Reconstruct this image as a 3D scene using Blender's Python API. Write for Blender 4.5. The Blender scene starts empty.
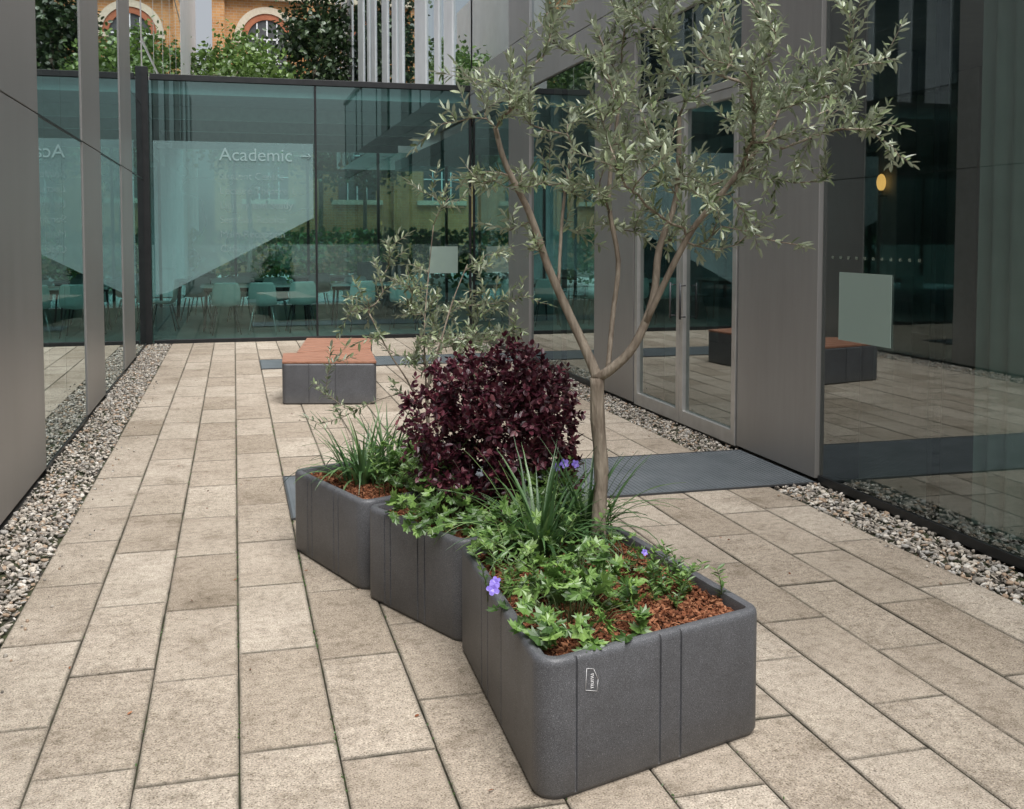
import bpy, math, random
import numpy as np
from mathutils import Vector, Matrix
random.seed(7)
RG=np.random.default_rng(11)
scene=bpy.context.scene
col=scene.collection
# ------------------------------------------------------------------ materials
def newmat(name):
    m=bpy.data.materials.new(name); m.use_nodes=True
    nt=m.node_tree
    for n in list(nt.nodes): nt.nodes.remove(n)
    out=nt.nodes.new('ShaderNodeOutputMaterial')
    return m,nt,out
def N(nt,t,**k):
    n=nt.nodes.new(t)
    for a,v in k.items(): setattr(n,a,v)
    return n
def L(nt,a,b): nt.links.new(a,b)
def ramp(nt,fac,stops,interp='LINEAR'):
    r=nt.nodes.new('ShaderNodeValToRGB'); r.color_ramp.interpolation=interp
    e=r.color_ramp.elements
    while len(e)<len(stops): e.new(0.5)
    for i,(p,c) in enumerate(stops):
        e[i].position=p; e[i].color=(*c,1)
    if fac is not None: L(nt,fac,r.inputs[0])
    return r
def objcoord(nt,scale=(1,1,1)):
    tc=nt.nodes.new('ShaderNodeTexCoord'); mp=nt.nodes.new('ShaderNodeMapping')
    mp.inputs['Scale'].default_value=scale
    L(nt,tc.outputs['Object'],mp.inputs[0]); return mp.outputs[0]
def noise(nt,vec,scale,detail=2,rough=.6):
    n=nt.nodes.new('ShaderNodeTexNoise'); n.inputs['Scale'].default_value=scale
    n.inputs['Detail'].default_value=detail; n.inputs['Roughness'].default_value=rough
    L(nt,vec,n.inputs['Vector']); return n
def mix(nt,a,b,fac,blend='MIX'):
    m=nt.nodes.new('ShaderNodeMix'); m.data_type='RGBA'; m.blend_type=blend
    for s,v in ((6,a),(7,b),(0,fac)):
        if isinstance(v,(int,float)): m.inputs[s].default_value=v
        elif isinstance(v,tuple): m.inputs[s].default_value=(*v,1)
        else: L(nt,v,m.inputs[s])
    return m.outputs[2]
def simple(name,c1,c2=None,rough=.6,metal=0,nscale=8,bump=0,bscale=60,spec=.5,stretch=(1,1,1)):
    m,nt,out=newmat(name)
    p=nt.nodes.new('ShaderNodeBsdfPrincipled'); L(nt,p.outputs[0],out.inputs[0])
    p.inputs['Roughness'].default_value=rough; p.inputs['Metallic'].default_value=metal
    p.inputs['Specular IOR Level'].default_value=spec
    v=objcoord(nt,stretch)
    n=noise(nt,v,nscale)
    r=ramp(nt,n.outputs[0],[(.3,c1),(.7,c2 or c1)]); L(nt,r.outputs[0],p.inputs['Base Color'])
    if bump:
        n2=noise(nt,v,bscale); b=nt.nodes.new('ShaderNodeBump'); b.inputs['Strength'].default_value=bump
        b.inputs['Distance'].default_value=.01
        L(nt,n2.outputs[0],b.inputs['Height']); L(nt,b.outputs[0],p.inputs['Normal'])
    return m
def panelmat(name,c1,c2,rough=.4,metal=.35):
    m,nt,out=newmat(name)
    p=N(nt,'ShaderNodeBsdfPrincipled'); L(nt,p.outputs[0],out.inputs[0]); p.inputs['Metallic'].default_value=metal
    v=objcoord(nt,(1,1,.25)); n=noise(nt,v,1.4,3); c=ramp(nt,n.outputs[0],[(.3,c1),(.7,c2)]).outputs[0]
    v2=objcoord(nt,(6,6,.5)); n2=noise(nt,v2,3,3,.7); s=ramp(nt,n2.outputs[0],[(.3,(.93,.93,.92)),(.7,(1.03,1.03,1.03))]).outputs[0]
    tc=N(nt,'ShaderNodeTexCoord'); sx=N(nt,'ShaderNodeSeparateXYZ'); L(nt,tc.outputs['Object'],sx.inputs[0])
    mr=N(nt,'ShaderNodeMapRange'); mr.inputs[1].default_value=0; mr.inputs[2].default_value=.35; mr.inputs[3].default_value=.45; mr.inputs[4].default_value=0
    L(nt,sx.outputs[2],mr.inputs[0]); mu=N(nt,'ShaderNodeMath',operation='MULTIPLY'); L(nt,mr.outputs[0],mu.inputs[0]); L(nt,n2.outputs[0],mu.inputs[1])
    c=mix(nt,c,s,1.0,'MULTIPLY'); c=mix(nt,c,(.22,.19,.15),mu.outputs[0])
    L(nt,c,p.inputs['Base Color'])
    r=N(nt,'ShaderNodeMapRange'); r.inputs[3].default_value=rough-.06; r.inputs[4].default_value=rough+.08; L(nt,n2.outputs[0],r.inputs[0]); L(nt,r.outputs[0],p.inputs['Roughness'])
    return m
def glassmat(name,tint,base=.08,pw_=3.0,gloss=(.9,.95,.95),dark=None):
    m,nt,out=newmat(name)
    g=N(nt,'ShaderNodeBsdfGlossy'); g.inputs['Roughness'].default_value=.012; g.inputs['Color'].default_value=(*gloss,1)
    if dark: t=N(nt,'ShaderNodeBsdfDiffuse')
    else: t=N(nt,'ShaderNodeBsdfTransparent')
    t.inputs['Color'].default_value=(*(dark or tint),1)
    ms=N(nt,'ShaderNodeMixShader')
    lw=N(nt,'ShaderNodeLayerWeight'); lw.inputs['Blend'].default_value=.5
    pw=N(nt,'ShaderNodeMath',operation='POWER'); pw.inputs[1].default_value=pw_
    L(nt,lw.outputs['Facing'],pw.inputs[0])
    mu=N(nt,'ShaderNodeMath',operation='MULTIPLY_ADD',use_clamp=True); mu.inputs[1].default_value=.85; mu.inputs[2].default_value=base
    L(nt,pw.outputs[0],mu.inputs[0]); L(nt,mu.outputs[0],ms.inputs[0])
    L(nt,t.outputs[0],ms.inputs[1]); L(nt,g.outputs[0],ms.inputs[2])
    L(nt,ms.outputs[0],out.inputs[0])
    return m
def leafmat(name,stops,back=None,trans=.25,rough=.45,gl=.07):
    m,nt,out=newmat(name)
    a=N(nt,'ShaderNodeAttribute',attribute_name='rnd')
    r=ramp(nt,a.outputs['Fac'],stops)
    c=r.outputs[0]
    if back:
        g=N(nt,'ShaderNodeNewGeometry'); c=mix(nt,c,back,g.outputs['Backfacing'])
    p=N(nt,'ShaderNodeBsdfDiffuse'); L(nt,c,p.inputs['Color'])
    t=N(nt,'ShaderNodeBsdfTranslucent'); L(nt,c,t.inputs['Color'])
    ms=N(nt,'ShaderNodeMixShader'); ms.inputs[0].default_value=trans
    L(nt,p.outputs[0],ms.inputs[1]); L(nt,t.outputs[0],ms.inputs[2])
    gg=N(nt,'ShaderNodeBsdfGlossy'); gg.inputs['Roughness'].default_value=rough
    m2=N(nt,'ShaderNodeMixShader'); m2.inputs[0].default_value=gl
    L(nt,ms.outputs[0],m2.inputs[1]); L(nt,gg.outputs[0],m2.inputs[2]); L(nt,m2.outputs[0],out.inputs[0])
    return m
def slabmat():
    m,nt,out=newmat('concrete_paving')
    p=N(nt,'ShaderNodeBsdfDiffuse'); p.inputs['Roughness'].default_value=.6
    L(nt,p.outputs[0],out.inputs[0])
    a=N(nt,'ShaderNodeAttribute',attribute_name='rnd')
    base=ramp(nt,a.outputs['Fac'],[(0,(.325,.278,.225)),(.3,(.375,.325,.268)),(.7,(.405,.355,.296)),(1,(.445,.395,.333))]).outputs[0]
    v=objcoord(nt)
    n0=noise(nt,v,.9,3,.6); s0=ramp(nt,n0.outputs[0],[(.3,(.84,.83,.81)),(.6,(1.02,1.02,1.02))]).outputs[0]
    n1=noise(nt,v,4.2,4,.7); st=ramp(nt,n1.outputs[0],[(.3,(.68,.66,.63)),(.46,(.94,.93,.92)),(.7,(1.06,1.06,1.05))]).outputs[0]
    c=mix(nt,base,st,1.0,'MULTIPLY'); c=mix(nt,c,s0,1.0,'MULTIPLY')
    n4=noise(nt,v,26,3,.75); s4=ramp(nt,n4.outputs[0],[(.3,(.68,.67,.65)),(.5,(.98,.98,.98)),(.75,(1.16,1.16,1.16))]).outputs[0]
    c=mix(nt,c,s4,.95,'MULTIPLY')
    n2=noise(nt,v,170,1,.8); s2=ramp(nt,n2.outputs[0],[(.30,(.38,.36,.33)),(.44,(.92,.92,.92)),(.60,(1.05,1.05,1.05)),(.71,(1.5,1.48,1.44))]).outputs[0]
    c=mix(nt,c,s2,.95,'MULTIPLY')
    e=N(nt,'ShaderNodeAttribute',attribute_name='edge')
    # edge dirt plus gap shade painted onto slab sides, broken up by noise
    mu=N(nt,'ShaderNodeMath',operation='MULTIPLY'); L(nt,e.outputs['Fac'],mu.inputs[0])
    mr=N(nt,'ShaderNodeMapRange'); mr.inputs[1].default_value=.3; mr.inputs[2].default_value=.65; mr.inputs[3].default_value=.35; mr.inputs[4].default_value=1.0
    L(nt,n1.outputs[0],mr.inputs[0]); L(nt,mr.outputs[0],mu.inputs[1])
    ad=N(nt,'ShaderNodeMath',operation='POWER',use_clamp=True); ad.inputs[1].default_value=1.5; L(nt,mu.outputs[0],ad.inputs[0])
    c=mix(nt,c,(.075,.07,.055),ad.outputs[0])
    L(nt,c,p.inputs['Color'])
    b=N(nt,'ShaderNodeBump'); b.inputs['Strength'].default_value=.5; b.inputs['Distance'].default_value=.004
    L(nt,n2.outputs[0],b.inputs['Height']); L(nt,b.outputs[0],p.inputs['Normal'])
    return m
def rndmat(name,stops,interp='CONSTANT',bs=80):
    m,nt,out=newmat(name)
    p=N(nt,'ShaderNodeBsdfDiffuse')
    L(nt,p.outputs[0],out.inputs[0])
    a=N(nt,'ShaderNodeAttribute',attribute_name='rnd')
    c=ramp(nt,a.outputs['Fac'],stops,interp).outputs[0]
    v=objcoord(nt); n=noise(nt,v,bs,1)
    s=ramp(nt,n.outputs[0],[(.3,(.75,.74,.72)),(.7,(1.1,1.1,1.1))]).outputs[0]
    L(nt,mix(nt,c,s,1.0,'MULTIPLY'),p.inputs['Color'])
    return m
def plantermat():
    m,nt,out=newmat('planter_speckled_grey')
    p=N(nt,'ShaderNodeBsdfPrincipled'); p.inputs['Roughness'].default_value=.46; p.inputs['Specular IOR Level'].default_value=.5
    L(nt,p.outputs[0],out.inputs[0]); v=objcoord(nt)
    n=noise(nt,v,420,1,.7); c=ramp(nt,n.outputs[0],[(.32,(.050,.052,.058)),(.5,(.100,.103,.112)),(.66,(.135,.138,.148)),(.76,(.34,.34,.36))]).outputs[0]
    n2=noise(nt,v,5,3,.7); d=ramp(nt,n2.outputs[0],[(.3,(.82,.81,.80)),(.7,(1.12,1.12,1.12))]).outputs[0]
    c=mix(nt,c,d,1.0,'MULTIPLY')
    tc=N(nt,'ShaderNodeTexCoord'); sx=N(nt,'ShaderNodeSeparateXYZ'); L(nt,tc.outputs['Object'],sx.inputs[0])
    mr=N(nt,'ShaderNodeMapRange'); mr.inputs[1].default_value=0; mr.inputs[2].default_value=.12; mr.inputs[3].default_value=.5; mr.inputs[4].default_value=0
    L(nt,sx.outputs[2],mr.inputs[0]); mu=N(nt,'ShaderNodeMath',operation='MULTIPLY'); L(nt,mr.outputs[0],mu.inputs[0]); L(nt,n2.outputs[0],mu.inputs[1])
    c=mix(nt,c,(.17,.15,.12),mu.outputs[0])
    L(nt,c,p.inputs['Base Color'])
    b=N(nt,'ShaderNodeBump'); b.inputs['Strength'].default_value=.3; b.inputs['Distance'].default_value=.0015
    L(nt,n.outputs[0],b.inputs['Height']); L(nt,b.outputs[0],p.inputs['Normal'])
    return m
def brickmat():
    m,nt,out=newmat('orange_brick')
    p=N(nt,'ShaderNodeBsdfDiffuse'); L(nt,p.outputs[0],out.inputs[0])
    tc=N(nt,'ShaderNodeTexCoord'); sx=N(nt,'ShaderNodeSeparateXYZ'); cx=N(nt,'ShaderNodeCombineXYZ')
    L(nt,tc.outputs['Object'],sx.inputs[0]); L(nt,sx.outputs[0],cx.inputs[0]); L(nt,sx.outputs[2],cx.inputs[1])
    b=N(nt,'ShaderNodeTexBrick'); b.inputs['Scale'].default_value=2.2
    b.inputs['Color1'].default_value=(.52,.28,.12,1); b.inputs['Color2'].default_value=(.43,.21,.09,1); b.inputs['Mortar'].default_value=(.44,.35,.25,1)
    b.inputs['Mortar Size'].default_value=.02
    L(nt,cx.outputs[0],b.inputs[0]); n=noise(nt,tc.outputs['Object'],1.2); s=ramp(nt,n.outputs[0],[(.3,(.8,.8,.8)),(.7,(1.1,1.1,1.1))]).outputs[0]
    L(nt,mix(nt,b.outputs[0],s,1.0,'MULTIPLY'),p.inputs['Color'])
    return m
def woodmat():
    m,nt,out=newmat('reddish_timber')
    p=N(nt,'ShaderNodeBsdfPrincipled'); p.inputs['Roughness'].default_value=.5; L(nt,p.outputs[0],out.inputs[0])
    v=objcoord(nt,(3,40,40)); n=noise(nt,v,2,3); c=ramp(nt,n.outputs[0],[(.3,(.25,.11,.065)),(.7,(.40,.20,.13))]).outputs[0]
    L(nt,c,p.inputs['Base Color']); return m
def frosted(name,c,op):
    m,nt,out=newmat(name)
    d=N(nt,'ShaderNodeBsdfDiffuse'); d.inputs[0].default_value=(*c,1)
    t=N(nt,'ShaderNodeBsdfTransparent'); m2=N(nt,'ShaderNodeMixShader')
    v=objcoord(nt); n=noise(nt,v,1.5,1); mr=N(nt,'ShaderNodeMapRange'); mr.inputs[3].default_value=op-.06; mr.inputs[4].default_value=op+.06
    L(nt,n.outputs[0],mr.inputs[0]); L(nt,mr.outputs[0],m2.inputs[0])
    L(nt,t.outputs[0],m2.inputs[1]); L(nt,d.outputs[0],m2.inputs[2]); L(nt,m2.outputs[0],out.inputs[0])
    return m
def emis(name,c,s):
    m,nt,out=newmat(name); e=N(nt,'ShaderNodeEmission'); e.inputs[0].default_value=(*c,1); e.inputs[1].default_value=s
    v=objcoord(nt); n=noise(nt,v,9); mr=N(nt,'ShaderNodeMapRange'); mr.inputs[3].default_value=s*.85; mr.inputs[4].default_value=s*1.1
    L(nt,n.outputs[0],mr.inputs[0]); L(nt,mr.outputs[0],e.inputs[1])
    L(nt,e.outputs[0],out.inputs[0]); return m

M_slab=slabmat()
M_soil=simple('joint_soil',(.03,.026,.02),(.05,.06,.022),.95,nscale=6)
M_ground=simple('ground_base',(.14,.135,.125),(.20,.19,.17),.95,nscale=2)
M_gravel=rndmat('pebbles',[(0,(.34,.31,.27)),(.2,(.50,.45,.39)),(.38,(.26,.23,.20)),(.5,(.60,.54,.46)),(.62,(.40,.30,.22)),(.74,(.44,.42,.39)),(.86,(.68,.64,.58)),(.94,(.17,.155,.14))])
M_planter=plantermat()
M_panel=panelmat('bronze_grey_panel',(.30,.29,.28),(.335,.325,.315))
M_panel_l=panelmat('silver_panel',(.42,.425,.43),(.48,.485,.49),.38)
M_white=simple('white_cladding',(.66,.67,.68),(.74,.75,.76),.5,.0,nscale=2)
M_black=simple('black_frame',(.012,.013,.014),(.02,.021,.022),.4)
M_dgrey=simple('dark_grey_metal',(.05,.052,.055),(.07,.072,.075),.4)
M_alu=simple('aluminium_frame',(.46,.45,.43),(.54,.53,.51),.35,.5)
M_glass=glassmat('tinted_glass',(.52,.65,.62),.18,2.6,(.84,.90,.90))
M_glassL=glassmat('tinted_glass_reflective',(.48,.62,.61),.20,2.1,(.84,.92,.92))
M_glass_end=glassmat('teal_glass',(.44,.70,.68),.19,2.8,(.66,.88,.88))
M_glass_up=glassmat('upper_window_glass',(.1,.1,.1),.28,2.2,(.84,.91,.92),dark=(.03,.045,.05))
M_int_floor=simple('interior_floor',(.24,.23,.22),(.29,.28,.27),.35)
M_int_wall=simple('interior_wall',(.27,.27,.26),(.33,.33,.32),.8)
M_int_ceil=simple('interior_ceiling',(.45,.45,.45),(.5,.5,.5),.9)
M_mat=simple('ribbed_entrance_mat',(.105,.12,.13),(.145,.16,.172),.45,nscale=5)
M_wood=woodmat()
M_bark=simple('olive_bark',(.15,.115,.085),(.32,.27,.21),.85,nscale=30,bump=.9,bscale=60,stretch=(1,1,.25))
M_bark2=simple('shrub_bark',(.08,.05,.04),(.14,.10,.08),.9,nscale=30)
M_olive=leafmat('olive_leaf',[(0,(.075,.105,.045)),(.4,(.155,.20,.09)),(.75,(.27,.32,.18)),(1,(.40,.44,.28))],back=(.36,.41,.30),trans=.2,rough=.35,gl=.07)
M_purple=leafmat('purple_leaf',[(0,(.028,.008,.014)),(.45,(.080,.018,.032)),(.8,(.155,.036,.054)),(1,(.25,.09,.10))],trans=.22,rough=.35,gl=.05)
M_green=leafmat('green_leaf',[(0,(.055,.12,.028)),(.5,(.13,.25,.055)),(1,(.25,.40,.10))],trans=.35)
M_strap=leafmat('strap_leaf',[(0,(.035,.085,.03)),(.6,(.10,.20,.07)),(1,(.22,.33,.12))],trans=.25,rough=.4)
M_treeleaf=leafmat('tree_leaf',[(0,(.05,.10,.02)),(.5,(.10,.18,.035)),(1,(.18,.28,.06))],trans=.3)
M_treeleaf2=leafmat('tree_leaf_dark',[(0,(.018,.04,.018)),(.6,(.045,.085,.03)),(1,(.09,.14,.05))],trans=.2)
M_flower=leafmat('violet_petal',[(0,(.20,.13,.65)),(1,(.32,.22,.8))],trans=.3)
M_mulch=rndmat('bark_mulch',[(0,(.045,.022,.015)),(.3,(.13,.052,.030)),(.6,(.22,.085,.045)),(.88,(.34,.16,.09))],'LINEAR')
M_soil2=simple('planter_soil',(.03,.016,.012),(.09,.04,.025),.95,nscale=60,bump=1,bscale=90)
M_brick=brickmat()
M_stone=simple('pale_stone',(.50,.43,.32),(.58,.51,.40),.85)
M_chair=simple('mint_plastic',(.66,.72,.68),(.72,.78,.74),.4)
M_tabletop=simple('white_laminate',(.6,.6,.58),(.66,.66,.64),.35)
M_frost=frosted('frosted_film',(.28,.43,.43),.46)
M_frost2=frosted('frosted_film_clear',(.44,.56,.50),.62)
M_text=frosted('white_vinyl',(.42,.56,.56),.42)
M_text2=frosted('faint_vinyl',(.40,.52,.52),.14)
M_dots=frosted('dot_vinyl',(.42,.50,.40),.20)
M_logo=simple('logo_white',(.7,.7,.7),(.75,.75,.75),.6)
M_lamp=emis('warm_lamp',(1,.50,.14),1.6)
M_reflection=simple('pale_glass_reflection',(.34,.38,.35),(.42,.46,.43),.9,nscale=3)  # pale green-grey colour imitating a reflection in the glazing

# ------------------------------------------------------------------ mesh helpers
def link(o,parent=None):
    col.objects.link(o)
    if parent: o.parent=parent
    return o
def empty(name,loc=(0,0,0)):
    e=bpy.data.objects.new(name,None); e.empty_display_size=.2; col.objects.link(e); e.location=loc
    return e
def mobj(name,v,f,mat,parent=None,smooth=False):
    me=bpy.data.meshes.new(name); me.from_pydata([tuple(map(float,x)) for x in v],[],f); me.update()
    if mat: me.materials.append(mat)
    if smooth: me.polygons.foreach_set('use_smooth',[True]*len(me.polygons))
    return link(bpy.data.objects.new(name,me),parent)
BF=[(0,3,2,1),(4,5,6,7),(0,1,5,4),(1,2,6,5),(2,3,7,6),(3,0,4,7)]
def box(name,x0,x1,y0,y1,z0,z1,mat,parent=None,bevel=0):
    return boxes(name,[(x0,x1,y0,y1,z0,z1)],mat,parent,bevel)
def boxes(name,lst,mat,parent=None,bevel=0):
    v=[];f=[]
    for (x0,x1,y0,y1,z0,z1) in lst:
        k=len(v)
        v+=[(x0,y0,z0),(x1,y0,z0),(x1,y1,z0),(x0,y1,z0),(x0,y0,z1),(x1,y0,z1),(x1,y1,z1),(x0,y1,z1)]
        f+=[tuple(k+i for i in q) for q in BF]
    o=mobj(name,v,f,mat,parent)
    if bevel:
        b=o.modifiers.new('bevel','BEVEL'); b.width=bevel; b.segments=2; b.limit_method='ANGLE'
    return o
def quadsX(name,lst,mat,parent):
    v=[];f=[]
    for gx,y0,y1,z0,z1 in lst:
        k=len(v); v+=[(gx,y0,z0),(gx,y1,z0),(gx,y1,z1),(gx,y0,z1)]; f.append((k,k+1,k+2,k+3))
    return mobj(name,v,f,mat,parent)
def npmesh(name,V,loops,starts,mat,parent=None,rnd=None,smooth=False):
    me=bpy.data.meshes.new(name)
    me.vertices.add(len(V)); me.vertices.foreach_set('co',np.ascontiguousarray(V,dtype=np.float32).ravel())
    me.loops.add(len(loops)); me.loops.foreach_set('vertex_index',np.ascontiguousarray(loops,dtype=np.int32))
    me.polygons.add(len(starts)); me.polygons.foreach_set('loop_start',np.ascontiguousarray(starts,dtype=np.int32))
    me.update(calc_edges=True); me.validate()
    if rnd is not None:
        a=me.attributes.new('rnd','FLOAT','POINT'); a.data.foreach_set('value',np.ascontiguousarray(rnd,dtype=np.float32))
    me.polygons.foreach_set('use_smooth',[smooth]*len(me.polygons))
    me.materials.append(mat)
    return link(bpy.data.objects.new(name,me),parent)
def batch(name,T,faces,M,P,rnd,mat,parent=None,smooth=False):
    T=np.array(T,float); n=len(P); m=len(T)
    V=(np.einsum('nij,mj->nmi',M,T)+P[:,None,:]).reshape(-1,3)
    fl=np.concatenate([np.array(f) for f in faces]); sz=np.array([len(f) for f in faces])
    st=np.concatenate([[0],np.cumsum(sz)[:-1]])
    loops=(fl[None,:]+(np.arange(n)*m)[:,None]).ravel()
    starts=(st[None,:]+(np.arange(n)*len(fl))[:,None]).ravel()
    return npmesh(name,V,loops,starts,mat,parent,np.repeat(rnd,m),smooth)
def norm(a): return a/np.maximum(np.linalg.norm(a,axis=-1,keepdims=True),1e-9)
def frames(D,Nn):
    D=norm(D); X=norm(np.cross(D,Nn)); Z=np.cross(X,D)
    return np.stack([X,D,Z],axis=-1)
LEAF=[(0,0,0),(-.46,.3,.05),(0,.32,-.02),(.46,.3,.05),(-.42,.68,.02),(0,.68,-.03),(.42,.68,.02),(0,1,-.05)]
LEAFF=[(0,2,1),(0,3,2),(1,2,5,4),(2,3,6,5),(4,5,7),(5,6,7)]
def leaves(name,P,D,Nn,Ln,Wd,rnd,mat,parent=None,T=LEAF,F=LEAFF):
    M=frames(D,Nn); S=np.stack([Wd,Ln,Ln],axis=-1)
    return batch(name,T,F,M*S[:,None,:],P,rnd,mat,parent)
def tube_data(pts,rad,ns=8):
    pts=np.array(pts,float); n=len(pts)
    t=np.gradient(pts,axis=0); t=norm(t)
    ref=np.array([0.3,.9,.2]); V=[]
    for i in range(n):
        u=norm(np.cross(t[i],ref)); w=np.cross(t[i],u)
        for k in range(ns):
            a=2*math.pi*k/ns; V.append(pts[i]+rad[i]*(math.cos(a)*u+math.sin(a)*w))
    F=[]
    for i in range(n-1):
        for k in range(ns):
            a=i*ns+k; b=i*ns+(k+1)%ns; F.append((a,b,b+ns,a+ns))
    F.append(tuple(range(ns))[::-1]); F.append(tuple((n-1)*ns+k for k in range(ns)))
    return V,F
def tubes(name,items,mat,parent=None,ns=8):
    V=[];F=[]
    for pts,rad in items:
        v,f=tube_data(pts,rad,ns); k=len(V); V+=v; F+=[tuple(i+k for i in q) for q in f]
    return mobj(name,V,F,mat,parent,True)

# ------------------------------------------------------------------ ground & paving
XL,XR=-1.25,3.62
GL,GR=-.9,3.27
mobj('ground',[(-150,-150,-.045),(150,-150,-.045),(150,150,-.045),(-150,150,-.045)],[(0,1,2,3)],M_ground)
sw=(GR-GL)/14; sl=.74
V=[];F=[];R=[];E=[]
def addslab(x0,x1,y0,y1,r):
    dz=random.uniform(-.002,.002)
    x0+=random.uniform(.0015,.0035);x1-=random.uniform(.0015,.0035);y0+=.003;y1-=.003
    k=len(V)
    for (a,z,e) in ((0,-.04,1),(0,-.004,1),(.005,0,.6),(.015,0,0)):
        z2=z+dz
        V.extend([(x0+a,y0+a,z2),(x1-a,y0+a,z2),(x1-a,y1-a,z2),(x0+a,y1-a,z2)]); E.extend([e]*4)
    R.extend([r]*16)
    for l in (0,4,8):
        for i in range(4):
            j=(i+1)%4; F.append((k+l+i,k+l+j,k+l+4+j,k+l+4+i))
    F.append((k+12,k+13,k+14,k+15))
for c in range(14):
    x0=GL+c*sw
    y=3.42-sl*9+(0 if c%2==1 else sl/2)+random.uniform(-.09,.09)
    while y<16:
        y1=y+sl+random.uniform(-.05,.05)
        if y1>-3.5: addslab(x0,x0+sw,y,min(y1,16.0),random.random())
        y=y1
me=bpy.data.meshes.new('paving'); me.from_pydata(V,[],F); me.update()
a=me.attributes.new('rnd','FLOAT','POINT'); a.data.foreach_set('value',R)
a=me.attributes.new('edge','FLOAT','POINT'); a.data.foreach_set('value',E); me.materials.append(M_slab)
link(bpy.data.objects.new('paving',me))
mobj('joint_bedding',[(GL-.02,-4,-.014),(GR+.02,-4,-.014),(GR+.02,16,-.014),(GL-.02,16,-.014)],[(0,1,2,3)],M_soil)
n=3200; jx=RG.choice(np.arange(1,9),n,p=[.05,.07,.12,.36,.18,.10,.07,.05]); P=np.stack([GL+jx*sw+RG.normal(0,.0032,n),RG.uniform(1.9,9,n),RG.uniform(-.01,.002,n)],-1)
keep=(np.sin(P[:,1]*7+jx)+np.sin(P[:,1]*17+jx*2)>.2); P=P[keep]; n=len(P)
leaves('joint_moss',P,norm(RG.normal(size=(n,3))+[0,0,.8]),norm(RG.normal(size=(n,3))),RG.uniform(.004,.011,n),RG.uniform(.003,.007,n),RG.random(n)*.5,M_green)
n=90; P=np.stack([RG.uniform(-.85,3.2,n),RG.uniform(2.4,12,n),np.full(n,.006)],-1)
leaves('fallen_leaves',P,norm(RG.normal(size=(n,3))*[1,1,.12]),norm(RG.normal(size=(n,3))*.3+[0,0,1]),RG.uniform(.012,.030,n),RG.uniform(.006,.011,n),RG.random(n),M_mulch)

def ico(sub):
    import bmesh
    bm=bmesh.new(); bmesh.ops.create_icosphere(bm,subdivisions=sub,radius=1)
    v=[tuple(x.co) for x in bm.verts]; f=[tuple(q.index for q in x.verts) for x in bm.faces]; bm.free(); return v,f
I1=ico(1); I2=ico(2)
def rotm(n):
    q=norm(RG.normal(size=(n,4))); w,x,y,z=q.T
    return np.stack([np.stack([1-2*(y*y+z*z),2*(x*y-z*w),2*(x*z+y*w)],-1),np.stack([2*(x*y+z*w),1-2*(x*x+z*z),2*(y*z-x*w)],-1),np.stack([2*(x*z-y*w),2*(y*z+x*w),1-2*(x*x+y*y)],-1)],-2)
def gravel(name,x0,x1,y0,y1,excl=()):
    e=empty(name)
    box('gravel_bed',x0,x1,y0,y1,-.04,-.022,M_soil,e)
    for tag,(a,b),tmpl,dens in (('pebbles_near',(y0,min(7,y1)),I2,2100),('pebbles_far',(7,y1),I1,1900)):
        n=int((b-a)*(x1-x0)*dens)
        P=np.stack([RG.uniform(x0+.008,x1-.008,n),RG.uniform(a,b,n),RG.uniform(-.018,.004,n)],-1)
        keep=np.ones(n,bool)
        for (u,w) in excl: keep&=~((P[:,1]>u-.01)&(P[:,1]<w+.01))
        P=P[keep]; n=len(P)
        s=RG.uniform(.008,.020,n)
        S=np.stack([s*RG.uniform(.9,1.5,n),s,s*RG.uniform(.5,.8,n)],-1)
        T=np.array(tmpl[0]); T=T*(1+.15*np.sin(T[:,[1]]*5+T[:,[0]]*3))
        R=rotm(n); R=R*.35+np.eye(3)*.65
        ang=RG.uniform(0,6.28,n); c,s_=np.cos(ang),np.sin(ang); z=np.zeros(n); o=np.ones(n)
        RZ=np.stack([np.stack([c,-s_,z],-1),np.stack([s_,c,z],-1),np.stack([z,z,o],-1)],-2)
        batch(tag,T,tmpl[1],(RZ@R)*S[:,None,:],P,RG.random(n),M_gravel,e,True)
gravel('gravel_strip',XL+.0,GL,2.5,16)
gravel('gravel_strip',GR,XR,2.0,16,excl=((5.87,6.92),(12.6,13.6)))
n=130; side=RG.random(n)<.5; P=np.stack([np.where(side,GL+np.abs(RG.normal(0,.09,n)),GR-np.abs(RG.normal(0,.09,n))),RG.uniform(2.4,12,n),np.full(n,.005)],-1)
s=RG.uniform(.004,.010,n); batch('stray_pebbles',I1[0],I1[1],rotm(n)*np.stack([s,s,s*.7],-1)[:,None,:],P,RG.random(n),M_gravel,None,True)

def entrance_mat(y0,y1,x0=.30,x1=3.60):
    e=empty('entrance_mat')
    box('mat_sheet',x0,x1,y0,y1,.003,.010,M_mat,e,.002)
    lst=[];x=x0+.02
    while x<x1-.02:
        lst.append((x,x+.012,y0+.02,y1-.02,.0102,.0125)); x+=.03
    boxes('mat_ribs',lst,M_mat,e)
    boxes('mat_edging',[(x0-.012,x0-.001,y0,y1,.002,.013),(x0-.012,x1,y0-.012,y0-.001,.002,.013),(x0-.012,x1,y1+.001,y1+.012,.002,.013)],M_dgrey,e)
entrance_mat(5.87,6.90); entrance_mat(12.6,13.5)

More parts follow.
